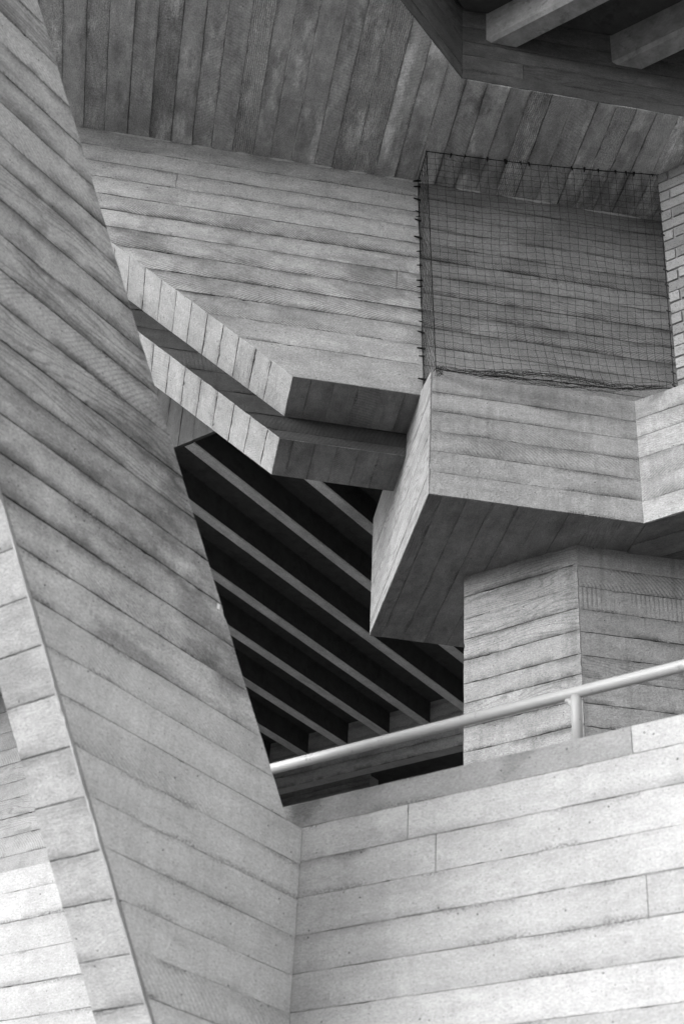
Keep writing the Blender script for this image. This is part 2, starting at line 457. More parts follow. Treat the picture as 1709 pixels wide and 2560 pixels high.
def finish(name, bm, mats, parent=None, smooth=False):
    me = bpy.data.meshes.new(name)
    bm.to_mesh(me); bm.free()
    for m_ in mats: me.materials.append(m_)
    if smooth:
        for p in me.polygons: p.use_smooth = True
    o = bpy.data.objects.new(name, me)
    COL.objects.link(o)
    if parent is not None:
        o.parent = parent
        o.matrix_parent_inverse = parent.matrix_world.inverted()
    return o

def tag(o, label=None, cat=None, group=None, kind=None):
    if label: o['label'] = label
    if cat: o['category'] = cat
    if group: o['group'] = group
    if kind: o['kind'] = kind
    return o

def empty(name, loc):
    o = bpy.data.objects.new(name, None)
    o.empty_display_size = 0.2
    o.location = loc
    COL.objects.link(o)
    bpy.context.view_layer.update()
    return o

def tube(bm, pts, r, seg=6, mi=0, cap=True, radii=None):
    pts = [Vector(p) for p in pts]
    rings = []
    for i, p in enumerate(pts):
        t = (pts[min(i + 1, len(pts) - 1)] - pts[max(i - 1, 0)]).normalized()
        a = t.cross(Z)
        if a.length < 1e-3: a = t.cross(Vector((1, 0, 0)))
        a.normalize(); b = t.cross(a)
        rr = radii[i] if radii else r
        rings.append([bm.verts.new(p + a * (rr * math.cos(2 * math.pi * k / seg)) + b * (rr * math.sin(2 * math.pi * k / seg))) for k in range(seg)])
    for i in range(len(rings) - 1):
        for k in range(seg):
            f = bm.faces.new((rings[i][k], rings[i][(k + 1) % seg], rings[i + 1][(k + 1) % seg], rings[i + 1][k]))
            f.material_index = mi
    if cap:
        bm.faces.new(rings[0][::-1]).material_index = mi
        bm.faces.new(rings[-1]).material_index = mi

# ------------------------------------------------------------------ ground
bm = newbm()
g = [bm.verts.new(p) for p in ((-400, -400, 0), (400, -400, 0), (400, 400, 0), (-400, 400, 0))]
bm.faces.new(g)
tag(finish('ground', bm, [M['ground']]), kind='structure')

# ------------------------------------------------------------------ main soffit slab (ceiling)
HC = 10.15
bm = newbm()
YF = 5.8             # front edge of the slab, above the frame
cp = [(-2.6, 8.46), (-2.6, 6.55), (0.80, 6.10), (1.645, 6.945), (6.5, 6.945), (6.5, 8.46)]
solid(bm, [(x, y, HC) for x, y in cp], [(x, y, 11.2) for x, y in cp], 0, INS)
cxs = [-1.87, -1.71, -1.55, -1.39, -1.222, -1.055, -0.897, -0.723, -0.555, -0.388, -0.228, -0.079, 0.085, 0.245, 0.382, 0.544, 0.725, 0.863, 1.03, 1.196, 1.358, 1.522, 1.682, 1.841, 2.01, 2.166, 2.325, 2.494, 2.671, 2.815, 2.965, 3.121, 3.288, 3.455]
boards(bm, [(-2.6, 8.0, HC), (-2.6, 6.55, HC), (0.80, 6.10, HC), (1.645, 6.945, HC), (6.5, 6.945, HC), (6.5, 8.0, HC)],
       (0, 0, -1), (1, 0, 0), cxs, 5, lip=0.006, butt=False, sbase=(0.0, 1.0), tspread=0.05,
       kinds={12: 0.99, 10: 0.2, 8: 0.85, 5: 0.86, 6: 0.5, 4: 0.5, 3: 0.9, 7: 0.1}, tones={(12, 0): 0.66, (8, 0): 0.40, (10, 0): 0.44, (5, 0): 0.40})
# upstand faces round the opening
boards(bm, [(1.645, 6.945, HC), (6.5, 6.945, HC), (6.5, 6.945, 11.2), (1.645, 6.945, 11.2)], (0, -1, 0), (0, 0, 1), [10.15, 10.26, 10.42, 10.57, 10.73], 6, mi=2, width=0.155, sbase=(0.2, 0.8))
boards(bm, [(1.645, 6.945, HC), (0.80, 6.10, HC), (0.80, 6.10, 11.2), (1.645, 6.945, 11.2)], (S2, -S2, 0), (0, 0, 1), [10.15, 10.29, 10.44, 10.60], 7, mi=2, width=0.155, sbase=(0.2, 0.8))
tag(finish('ceiling_slab', bm, [M['plain'], M['ceiling'], M['recess']]), 'mottled dark concrete ceiling with long plank marks above the stepped wall', 'ceiling')

bm = newbm()
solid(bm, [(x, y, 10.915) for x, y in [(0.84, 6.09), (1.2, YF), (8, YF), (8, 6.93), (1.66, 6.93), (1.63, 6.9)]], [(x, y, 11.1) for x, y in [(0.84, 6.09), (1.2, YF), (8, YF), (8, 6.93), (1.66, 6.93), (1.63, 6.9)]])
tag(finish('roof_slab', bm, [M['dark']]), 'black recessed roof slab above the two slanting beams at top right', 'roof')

# beams in the roof opening
def roof_beam(i, x, label):
    # left bottom corner meets the upstand at (x, 6.945); the beam runs towards the viewer along -D3
    u = S2 * (x + 6.93); s = S2 * (-x + 6.93)
    w_ = 0.163; zb = 10.597; c = 0.026
    prof = [(0, 11.0), (0.0, zb + c), (c, zb), (w_, zb), (w_, 11.0)]
    bm = newbm()
    s_end = s - 7.0
    far = []
    near = []
    for du, z in prof:
        # cut square to the wall: extend to y = 6.94
        uu = u + du; ss = math.sqrt(2) * 6.94 - uu
        far.append(pu(uu, ss, z)); near.append(pu(uu, s_end, z))
    solid(bm, far, near)
    o = finish('roof_beam', bm, [M['beam']])
    tag(o, label, 'beam', 'slanting beams under the roof opening')
    return o
roof_beam(0, 1.838, 'slanting concrete roof beam with bright worn arris, nearer the opening corner')
roof_beam(1, 2.806, 'slanting concrete roof beam at the top right edge, farther from the opening corner')

# ------------------------------------------------------------------ stepped wall with raked undersides
T = math.tan(math.radians(35.2))
bm = newbm()
xe = 6.0
def rk(x0, z0, ztop): return x0 - (ztop - z0) / T
sw_root = empty('stepped_wall', (1.0, 8.4, 8.0))
tag(sw_root, 'stepped concrete wall whose two lower edges rake up to the left, under the ceiling', 'wall')
# upper wall
zt = HC + 0.02
pA = [(0.708, 8.04), (xe, 8.04), (xe, zt), (rk(0.708, 8.04, zt), zt)]
solid(bm, [(x, 8.0, z) for x, z in pA], [(x, 8.468, z) for x, z in pA], 0, INS)
w2z = [8.04, 8.314, 8.494, 8.669, 8.831, 9.001, 9.177, 9.342, 9.492, 9.662, 9.82, 9.982, 10.149]
pf = [(0.708, 8.04), (xe, 8.04), (xe, 10.149), (rk(0.708, 8.04, 10.149), 10.149)]
W2R = [0.17, 0.15, 0.19, 0.16, 0.15, 0.17, 0.16, 0.15, 0.18, 0.17, 0.20, 0.20]  # lower tones paint the dimness of the boards behind the net
boards(bm, [(x, 8.0, z) for x, z in pf], (0, -1, 0), (0, 0, 1), w2z, 21, lip=0.004, butt=False,
       cuts={k: ([-0.3007] if k == 9 else []) + ([1.4103] if k == 5 else []) + [1.55 + 0.0065 * (12 - k)] for k in range(12)},
       tones={**{(k, 0): 0.34 + 0.034 * k + (0.015 if k % 3 == 1 else -0.015) for k in range(12)}, **{(k, 2 if k in (5, 9) else 1): W2R[k] for k in range(12)}, (9, 1): 0.60, (5, 1): 0.47}, kinds={0: 0.5, 1: 0.45, 2: 0.31, 3: 0.05, 4: 0.02, 5: 0.03, 6: 0.5, 7: 0.28, 8: 0.45, 9: 0.5, 10: 0.55, 11: 0.5},  # left tones rise with height, offsetting the light falloff under the ceiling
       strengths={0: 0.3, 1: 0.3, 2: 0.4, 3: 0.85, 4: 1.0, 5: 0.95, 6: 0.75, 7: 1.0, 8: 0.3, 9: 0.55, 10: 0.35, 11: 0.2, 12: 0.4}, tspread=0.05)
finish('upper_wall', bm, [M['plain'], M['wall']], sw_root)
# ragged bead of grout where the wall meets the ceiling
bmg = newbm()
rg_ = random.Random(12)
x = -1.6
while x < 3.5:
    L = rg_.uniform(0.05, 0.5)
    n_ = max(3, int(L / 0.018)); prev = None
    for q in range(n_ + 1):
        t_ = math.sin(math.pi * q / n_) ** 0.4
        hz_ = (0.006 + 0.012 * rg_.random()) * t_ + 0.001
        py_ = (0.005 + 0.005 * rg_.random()) * t_ + 0.004
        xx = x + L * q / n_
        cur = [bmg.verts.new(p) for p in ((xx, 8.0, 10.149), (xx, 8.0 - py_, 10.147), (xx, 8.0 - py_ * 0.8, 10.147 - hz_), (xx, 8.0, 10.145 - hz_))]
        if prev:
            for r_ in range(3): bmg.faces.new((prev[r_], prev[r_ + 1], cur[r_ + 1], cur[r_]))
        prev = cur
    x += L + rg_.uniform(0.01, 0.25)
bmesh.ops.recalc_face_normals(bmg, faces=bmg.faces[:])
finish('grout_bead', bmg, [M['grout']], sw_root)

def step_faces(bm, x0, z0, y0, y1, xend, seed, sj, bj):
    # flat soffit
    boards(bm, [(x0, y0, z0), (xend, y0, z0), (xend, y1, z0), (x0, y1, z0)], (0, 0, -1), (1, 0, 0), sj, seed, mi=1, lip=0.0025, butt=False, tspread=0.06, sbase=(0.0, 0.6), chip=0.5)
    # raked edge
    ztop = HC
    x1 = rk(x0, z0, ztop)
    vd = Vector((-1, 0, T)).normalized()
    nrm = Vector((-T, 0, -1)).normalized()
    off = Vector((x0, y0, z0)).dot(vd)
    js = [off + (x0 - x) / abs(vd.x) for x in bj]
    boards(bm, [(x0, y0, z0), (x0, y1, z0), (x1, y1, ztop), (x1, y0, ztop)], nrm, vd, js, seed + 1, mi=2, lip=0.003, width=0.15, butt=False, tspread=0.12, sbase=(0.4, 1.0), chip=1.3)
bm = newbm()
step_faces(bm, 0.708, 8.04, 8.0, 8.468, 1.63, 31, [0.834, 1.001, 1.169, 1.34, 1.506], [0.708, 0.546, 0.43, 0.305, 0.185, 0.065, -0.057, -0.173, -0.293, -0.418, -0.544])
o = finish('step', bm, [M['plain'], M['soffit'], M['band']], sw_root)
o['label'] = 'upper step with pale raked edge and dark flat underside'
bm = newbm()
pB = [(0.692, 7.839), (1.63, 7.839), (1.63, zt), (rk(0.692, 7.839, zt), zt)]
solid(bm, [(x, 8.468, z) for x, z in pB], [(x, 8.93, z) for x, z in pB], 0, INS)
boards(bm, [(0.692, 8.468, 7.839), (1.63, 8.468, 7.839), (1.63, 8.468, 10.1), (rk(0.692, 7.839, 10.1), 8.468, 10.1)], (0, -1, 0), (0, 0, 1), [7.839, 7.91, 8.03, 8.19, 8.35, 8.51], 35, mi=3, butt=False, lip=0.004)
step_faces(bm, 0.692, 7.839, 8.468, 8.93, 1.63, 37, [0.79, 0.95, 1.11, 1.27, 1.42, 1.56], [0.692, 0.60, 0.47, 0.345, 0.215, 0.085, -0.04, -0.165, -0.29])
o = finish('step', bm, [M['plain'], M['soffit'], M['band'], M['shade_dark']], sw_root)
o['label'] = 'lower step set farther back, with pale raked edge'

# ------------------------------------------------------------------ balcony box
root = empty('balcony', (2.4, 8.4, 7.0))
tag(root, 'boxy concrete balcony jutting out below the netting, above the short column', 'balcony')
bm = newbm()
plan = [(1.622, 7.66), (3.056, 7.66), (4.70, 6.016), (5.6, 6.9), (5.6, 9.75), (1.622, 9.75)]
zs = lambda y: 6.972 + (y - 7.66) * 0.0354 if y > 7.66 else 6.972
solid(bm, [(x, y, zs(y)) for x, y in plan], [(x, y, 7.985) for x, y in plan], 0, INS)
finish('body', bm, [M['plain']], root)
bm = newbm()
bz = [6.972, 7.149, 7.319, 7.482, 7.649, 7.81, 7.99]
boards(bm, [(1.622, 7.66, 6.972), (3.056, 7.66, 6.972), (3.056, 7.66, 7.985), (1.622, 7.66, 7.985)], (0, -1, 0), (0, 0, 1), bz, 41, mi=0, butt=False, tspread=0.07, lip=0.002, chip=0.5,
       strengths={0: 0.2, 1: 0.5, 2: 0.55, 3: 0.6, 4: 0.6, 5: 0.7, 6: 0.3}, kinds={2: 0.22, 3: 0.25, 0: 0.5, 4: 0.45, 5: 0.5})
finish('front_panel', bm, [M['balcony']], root)
bm = newbm()
e = [(3.056, 7.66), (4.70, 6.016)]
boards(bm, [(e[0][0], e[0][1], 6.972), (e[1][0], e[1][1], 6.972), (e[1][0], e[1][1], 7.985), (e[0][0], e[0][1], 7.985)], (-S2, -S2, 0), (0, 0, 1), [6.972, 7.144, 7.309, 7.496, 7.672, 7.823, 7.99], 43, mi=0, butt=False, tspread=0.08, lip=0.002, chip=0.5)
finish('side_panel', bm, [M['balcony']], root)
bm = newbm()
ep = [(7.66, 6.972), (7.66, 7.985), (8.0, 8.07), (8.5, 8.125), (9.4, 8.17), (9.80, 8.153), (9.72, 7.045)]
solid(bm, [(1.612, y, z) for y, z in ep], [(1.66, y, z) for y, z in ep], 1, 0.006)
boards(bm, [(1.612, y, z) for y, z in ep], (-1, 0, 0), Vector((0, 0.0, 1)), [6.95, 7.14, 7.30, 7.46, 7.62, 7.78, 7.94, 8.1], 45, mi=0, butt=False, lip=0.002, depth=0.006, sbase=(0.1, 0.5), kinds={i: 0.9 for i in range(-1, 9)})
finish('end_panel', bm, [M['endp'], M['plain']], root)
bm = newbm()
sp = [(1.615, 7.67), (3.056, 7.67), (4.70, 6.026), (5.6, 6.9), (5.6, 9.745), (1.615, 9.745)]
XB = 3.07
def clipx(poly, d, lim, up): return [tuple(q) for q in clip([Vector(p) for p in poly], Vector(d), lim, up)]
full = [(x, y, zs(y)) for x, y in sp]
boards(bm, clipx(full, (1, 0, 0), XB, False), (0, 0.0354, -1), (1, 0, 0), [1.703, 1.868, 2.038, 2.214, 2.376, 2.551, 2.726, 2.914, 3.07], 47, mi=0, butt=False, tspread=0.09, lip=0.003, sbase=(0.0, 0.9), chip=0.6)
bay = clipx(full, (1, 0, 0), XB + 0.001, True)
boards(bm, clipx(bay, (S2, S2, 0), 7.79, False), (0, 0.0354, -1), (S2, S2, 0), [7.59, 7.79], 48, mi=0, butt=False, tspread=0.08, lip=0.003, tones={(0, 0): 0.4})
boards(bm, [(x, y, z - 0.012) for x, y, z in clipx(bay, (S2, S2, 0), 7.79, True)], (0, 0.0354, -1), (S2, S2, 0), [7.79, 8.02, 8.3], 49, mi=0, butt=False, tspread=0.05, lip=0.003, depth=0.02, tones={(0, 0): 0.75, (1, 0): 0.55})
finish('soffit', bm, [M['soffit'], M['beam']], root)

# ------------------------------------------------------------------ short column below the balcony
bm = newbm()
cpn = [(2.716, 8.04), (4.4, 8.04), (4.4, 9.3), (2.73, 9.3), (2.092, 8.664)]
solid(bm, [(x, y, 3.0) for x, y in cpn], [(x, y, 7.05) for x, y in cpn], 0, INS)
boards(bm, [(2.716, 8.04, 3.0), (2.716, 8.04, 6.985), (2.092, 8.664, 7.007), (2.092, 8.664, 3.0)], (-S2, -S2, 0), (0, 0, 1), [5.49, 5.655, 5.834, 6.011, 6.156, 6.333, 6.496, 6.661, 6.836, 7.02], 51, butt=False, tspread=0.10, kinds={7: 0.95, 6: 0.9, 2: 0.85, 0: 0.8})
boards(bm, [(2.716, 8.04, 3.0), (4.4, 8.04, 3.0), (4.4, 8.04, 6.985), (2.716, 8.04, 6.985)], (0, -1, 0), (0, 0, 1), [5.643, 5.805, 5.987, 6.145, 6.317, 6.487, 6.66, 6.825, 6.99], 53, mi=2, butt=False, tspread=0.10, kinds={7: 0.5, 6: 0.2, 5: 0.15, 2: 0.95, 3: 0.8})
tag(finish('column', bm, [M['plain'], M['column'], M['column']]), 'short square-cut concrete column standing behind the handrail under the balcony', 'column')

# ------------------------------------------------------------------ terrace parapet
UW = 4.676
bm = newbm()
obox(bm, UW, UW + 0.22, -2.0, 7.5, 0.0, 4.040, 0, INS)
w1z = [2.85, 3.005, 3.155, 3.306, 3.461, 3.619, 3.773, 3.926, 4.045]
def s_of(x, y): return S2 * (y - x)
# udir of this face = vdir x nrm = Z x (-D1) = -D3
su = lambda x, y: -s_of(x, y)
boards(bm, [pu(UW, -2, 0.0), pu(UW, 7.5, 0.0), pu(UW, 7.5, 4.040), pu(UW, -2, 4.040)], -D1, (0, 0, 1), w1z, 61, butt=True, tspread=0.045, lip=0.002, chip=0.45,
       cuts={7: [su(1.806, 4.807), su(-0.1, 6.7)], 6: [su(1.1033, 5.5097)], 5: [su(1.1983, 5.4147)], 3: [su(1.8201, 4.7929)], 4: [], 2: [], 1: [], 0: []},
       tones={(7, 1): 0.12, (7, 0): 0.50, (7, 2): 0.50, (6, 0): 0.53, (6, 1): 0.56, (3, 0): 0.5, (3, 1): 0.40, (4, 0): 0.52},
       strengths={7: 0.2, 6: 0.9, 5: 0.25, 4: 1.0, 3: 0.45, 2: 0.5, 1: 0.35})
tag(finish('parapet_wall', bm, [M['plain'], M['parapet']]), 'pale concrete terrace parapet with a darker stained top board below the handrail', 'wall')

# handrail
root = empty('handrail', pu(UW + 0.1, 2.4, 4.04))
tag(root, 'white painted tubular steel handrail above the terrace parapet', 'handrail')
bm = newbm()
tube(bm, [pu(UW + 0.1, s, 4.292) for s in np.linspace(-1.8, 4.1, 30)], 0.0245, 20)
finish('rail', bm, [M['rail']], root, True)
def rail_post(s):
    bm = newbm()
    tube(bm, [pu(UW + 0.1, s, 4.03), pu(UW + 0.1, s, 4.23), pu(UW + 0.1, s, 4.275)], 0.0225, 16)
    # curved gusset carrying the rail
    tube(bm, [pu(UW + 0.1, s + 0.045, 4.272), pu(UW + 0.1, s + 0.028, 4.262), pu(UW + 0.1, s + 0.008, 4.236), pu(UW + 0.1, s, 4.20)], 0.012, 8, radii=[0.010, 0.014, 0.017, 0.018])
    return finish('post', bm, [M['rail']], root, True)
sp0 = s_of(1.6829, 5.0715)
rail_post(sp0); rail_post(sp0 - 1.7)

# ------------------------------------------------------------------ raked pier at left
PN = -3.650
uL = lambda z: 2.767 - 0.702 * (z - 4.561)
uR = lambda z: 4.561 - 0.7165 * (z - 3.919)
zj = 4.561 - (UW - 0.004 - 2.767) / 0.702
root = empty('raked_pier', pu(4.0, -PN, 2.0))
tag(root, 'big concrete pier leaning towards the left, its diagonal plank marks running down to the right', 'pier')
TH = 0.272
ppoly = [(uL(0.2) , 0.2), (uL(0.2) + 0.4, 0.2), (UW - 0.004 + 0.0, 2.0), (UW - 0.004, 3.921), (4.561, 3.919), (uR(10.2), 10.2), (uL(10.2), 10.2)]
ppoly = [(UW - 0.004, zj), (UW - 0.004, 3.921), (4.561, 3.919), (uR(10.2), 10.2), (uL(10.2), 10.2)]
def pp_(u, z, n): return Vector((S2 * u, S2 * u, z)) + NF * n
bm = newbm()
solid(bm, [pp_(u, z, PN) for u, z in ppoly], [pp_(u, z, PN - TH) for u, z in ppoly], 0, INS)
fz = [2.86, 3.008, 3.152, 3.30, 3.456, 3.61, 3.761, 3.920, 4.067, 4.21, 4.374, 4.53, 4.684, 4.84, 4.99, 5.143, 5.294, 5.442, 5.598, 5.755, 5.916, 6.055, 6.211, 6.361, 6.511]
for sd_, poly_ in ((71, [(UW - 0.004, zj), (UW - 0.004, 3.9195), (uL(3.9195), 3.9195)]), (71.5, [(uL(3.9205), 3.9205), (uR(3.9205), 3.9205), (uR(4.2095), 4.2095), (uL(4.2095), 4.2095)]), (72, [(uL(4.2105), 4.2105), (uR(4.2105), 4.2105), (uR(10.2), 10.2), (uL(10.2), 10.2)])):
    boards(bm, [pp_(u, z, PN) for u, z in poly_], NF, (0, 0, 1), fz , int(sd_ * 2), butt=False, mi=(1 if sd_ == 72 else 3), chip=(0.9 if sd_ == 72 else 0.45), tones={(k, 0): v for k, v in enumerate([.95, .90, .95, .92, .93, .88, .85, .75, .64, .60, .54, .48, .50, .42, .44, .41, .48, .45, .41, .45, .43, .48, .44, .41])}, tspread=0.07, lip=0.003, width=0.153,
       kinds={23: 0.5, 22: 0.5, 21: 0.25, 20: 0.5, 19: 0.97, 18: 0.3, 17: 0.9, 16: 0.08, 15: 0.95, 14: 0.85, 13: 0.5, 12: 0.5, 11: 0.6, 10: 0.3, 9: 0.6, 8: 0.3, 7: 0.5, 6: 0.33, 5: 0.5, 4: 0.5, 3: 0.5, 2: 0.5},
       strengths={i: v for i, v in enumerate([0.3, 0.4, 0.2, 0.1, 0.3, 0.15, 0.25, 0.2, 0.35, 0.5, 0.7, 0.95, 0.95, 1.0, 0.9, 0.75, 1.0, 0.8, 0.9, 1.0, 0.85, 0.9, 0.75, 0.9, 0.9])})
# left-hand side face
vd = (pp_(uL(10), 10, PN) - pp_(uL(0), 0, PN)).normalized()
nrm = D3.cross(vd); nrm = nrm if nrm.dot(D1) < 0 else -nrm
v0 = pp_(uL(3.0), 3.0, PN).dot(vd)
jz = [2.993, 3.141, 3.306, 3.450, 3.610, 3.762, 3.920, 4.07, 4.219]
boards(bm, [pp_(uL(zj + 0.01), zj + 0.01, PN - 0.012), pp_(uL(zj + 0.01), zj + 0.01, PN - TH), pp_(uL(10.1), 10.1, PN - TH), pp_(uL(10.1), 10.1, PN - 0.012)], nrm, vd, [v0 + (z - 3.0) / vd.z for z in jz], 73, mi=2, butt=False,
       tspread=0.06, width=0.19, lip=0.003, sbase=(0.85, 1.0), chip=0.6)
# run of grout along the front arris
bmf = newbm()
rf = random.Random(77)
zz = zj + 0.02
prev = None
while zz < 7.2:
    hgt = 0.012 + 0.006 * rf.random()
    ring_ = [pp_(uL(zz), zz, PN - 0.001), pp_(uL(zz), zz, PN - 0.001) + nrm * hgt, pp_(uL(zz), zz, PN - 0.011) + nrm * hgt * 0.9, pp_(uL(zz), zz, PN - 0.013)]
    cur = [bmf.verts.new(p) for p in ring_]
    if prev:
        for q in range(3): bmf.faces.new((prev[q], prev[q + 1], cur[q + 1], cur[q]))
    prev = cur
    zz += rf.uniform(0.02, 0.07)
bmesh.ops.recalc_face_normals(bmf, faces=bmf.faces[:])
finish('grout_fin', bmf, [M['plain']], root)
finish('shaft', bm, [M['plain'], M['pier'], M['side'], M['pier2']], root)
bm = newbm()
tp = Vector((0.241, 5.404, 4.663)) + NF * 0.006
tu, tv = D1 * 0.0075, Z * 0.0125
solid(bm, [tp - tu - tv, tp + tu - tv, tp + tu + tv, tp - tu + tv], [p + NF * 0.002 for p in (tp - tu - tv, tp + tu - tv, tp + tu + tv, tp - tu + tv)])
finish('marker_tag', bm, [M['tag']], root)

# far wall seen left of the pier, above the parapet
bm = newbm()
obox(bm, 9.0, 9.25, 9.2, 16.0, 3.0, 10.2, 0, INS)
boards(bm, [pu(9.0, 9.2, 3.0), pu(9.0, 16, 3.0), pu(9.0, 16, 10.2), pu(9.0, 9.2, 10.2)], -D1, (0, 0, 1), [6.28, 6.446, 6.652, 6.85, 7.052, 7.232, 7.441, 7.614, 7.818, 8.067, 8.293], 81, tspread=0.09, kinds={3: 0.9, 5: 0.95, 6: 0.2, 1: 0.2, 2: 0.85})
tag(finish('background_wall', bm, [M['plain'], M['column2']]), 'grey plank-marked wall seen between the picture edge and the leaning pier', 'wall')

# ------------------------------------------------------------------ ribbed ceiling behind
U0, U1 = 6.72, 11.95
ys0 = 8.95
bm = newbm()
# edge beam at the near end of the ribs
s_r = math.sqrt(2) * ys0 - U0
obox(bm, U0, U0 + 0.03, s_r - 0.02, 16.0, 8.395, 10.3, 0, 0.006)
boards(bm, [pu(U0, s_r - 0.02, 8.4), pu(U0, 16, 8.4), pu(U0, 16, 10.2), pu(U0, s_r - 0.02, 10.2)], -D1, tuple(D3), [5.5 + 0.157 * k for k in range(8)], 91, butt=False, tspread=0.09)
tag(finish('edge_beam', bm, [M['dark'], M['shade_dark']]), 'deep concrete edge beam showing as a small grey triangle behind the raked steps', 'beam')

bm = newbm()
sl = [pu(U0 + 0.1, s_r, 0), pu(U0 + 0.1, 14.5, 0), pu(14.8, 14.5, 0), pu(14.8, 4.0, 0), Vector((7.6, ys0 + 0.0, 0)), ]
sl[4] = Vector(((pu(14.8, 4.0, 0)).x, ys0, 0))
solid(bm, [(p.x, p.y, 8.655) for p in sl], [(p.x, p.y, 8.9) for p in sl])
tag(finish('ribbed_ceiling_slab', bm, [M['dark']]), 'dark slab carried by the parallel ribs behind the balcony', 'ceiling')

places = ['nearest the stepped wall, mostly hidden by the balcony', 'just left of the balcony, first long one', 'starting under the small grey triangle', 'second long one below the grey triangle',
          'third long one below the grey triangle', 'fourth below the grey triangle, ending behind the handrail', 'fifth below the grey triangle, meeting the far beam', 'lowest short one beside the leaning pier', 'darkest, almost hidden behind the leaning pier']
rib_n = [-5.52, -6.065, -6.61, -7.164, -7.715, -8.235, -8.783, -9.325, -9.87]
first_rib = None
for k, nf in enumerate(rib_n):
    ua = max(U0 + 0.031, math.sqrt(2) * (ys0 + 0.02) + nf + 0.12)
    bm = newbm()
    wd_, c = 0.106, 0.008
    prof = [(0, 8.70), (0, 8.4 + c), (-c, 8.4), (-wd_ + c, 8.4), (-wd_, 8.4 + c), (-wd_, 8.70)]
    A = [pp_(ua, z, nf + n) for n, z in prof]; B = [pp_(U1 + 0.02, z, nf + n) for n, z in prof]
    fs = solid(bm, A, B)
    for f in fs:
        f.normal_update()
        if f.normal.z > -0.6: f.material_index = 1  # rib sides get the painted shade tone, undersides stay pale
    boards(bm, [A[1] - Z * 0.008 - NF * 0.008, B[1] - Z * 0.008 - NF * 0.008, B[4] - Z * 0.008 + NF * 0.008, A[4] - Z * 0.008 + NF * 0.008], (0, 0, -1), tuple(NF), [nf - 0.2, nf + 0.2], 300 + k, mi=2, lip=0.002, depth=0.004, chip=0.6, sbase=(0, 0.1), tspread=0.12)
    o = finish('ceiling_rib', bm, [M['rib'], M['dark'], M['ribp']])
    tag(o, 'narrow concrete ceiling rib, ' + places[k], 'rib', 'parallel ribs of the dark ceiling')

bm = newbm()
obox(bm, U1, U1 + 0.17, 3.0, 14.5, 8.068, 8.80, 0, INS)
boards(bm, [pu(U1, 3.0, 8.068), pu(U1, 14.5, 8.068), pu(U1, 14.5, 8.8), pu(U1, 3.0, 8.8)], -D1, (0, 0, 1), [8.068, 8.20, 8.30, 8.45, 8.6], 95, tspread=0.08)
tag(finish('end_beam', bm, [M['plain'], M['wall']]), 'long plank-marked beam closing the far ends of the ribs, behind the handrail', 'beam')
bm = newbm()
obox(bm, 13.2, 13.4, 9.35, 14.5, 3.0, 8.66, 0, INS)
boards(bm, [pu(13.2, 9.35, 3.0), pu(13.2, 14.5, 3.0), pu(13.2, 14.5, 8.66), pu(13.2, 9.35, 8.66)], -D1, (0, 0, 1), [8.45, 8.54, 8.6], 97, tspread=0.08)
tag(finish('rear_wall', bm, [M['plain'], M['wall']]), 'strip of far wall under the end beam, just above the parapet beside the pier', 'wall')
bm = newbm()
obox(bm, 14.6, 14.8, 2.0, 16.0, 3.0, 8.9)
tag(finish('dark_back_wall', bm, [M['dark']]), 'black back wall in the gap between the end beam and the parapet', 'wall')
bm = newbm()
obox(bm, UW + 0.2, 16.0, -3.0, 16.0, 2.7, 3.0)
tag(finish('terrace_floor', bm, [M['plain']]), kind='structure')

# ------------------------------------------------------------------ brick wall at right
def brick_mat():
    mat = bpy.data.materials.new('rough_block')
    N = NT(mat)
    obj = N.new('ShaderNodeTexCoord').outputs['Object']
    at = N.new('ShaderNodeAttribute', attribute_name='c')
    sc = N.new('ShaderNodeSeparateColor'); N.put(sc.inputs[0], at.outputs['Color'])
    a = N.noise(obj, 70.0, 4.0, 0.75); b = N.noise(obj, 6.0, 4.0, 0.6)
    pit = N.mr(N.noise(obj, 120.0, 2.0, 0.6), 0.56, 0.68)
    f = N.mul(N.add(0.75, N.mul(b, 0.5)), N.sub(1.0, N.mul(pit, 0.55)))
    f = N.mul(f, N.add(0.72, N.mul(sc.outputs[0], 0.56)))
    f = N.mul(f, N.add(0.75, N.mul(a, 0.5)))
    bp = N.new('ShaderNodeBump'); bp.inputs['Strength'].default_value = 1.0; bp.inputs['Distance'].default_value = 1.0
    N.put(bp.inputs['Height'], N.add(N.mul(a, 0.006), N.mul(pit, -0.004)))
    bs = N.new('ShaderNodeBsdfPrincipled')
    N.put(bs.inputs['Base Color'], N.grey(N.mul(f, 0.22)))
    bs.inputs['Roughness'].default_value = 0.95; bs.inputs['Specular IOR Level'].default_value = 0.1
    N.put(bs.inputs['Normal'], bp.outputs[0])
    o = N.new('ShaderNodeOutputMaterial'); N.put(o.inputs[0], bs.outputs[0])
    return mat
M['block'] = brick_mat()
M['mortar'] = plain_concrete('mortar', 0.19, 0.4)
UB = 7.682
bm = newbm()
s_b = s_of(3.335, 7.53)
obox(bm, UB, UB + 0.2, s_b - 3.0, s_b, 7.98, 10.15, 1)
rnd = random.Random(9)
ch = 0.1016
cl = bm.loops.layers.float_color['c']
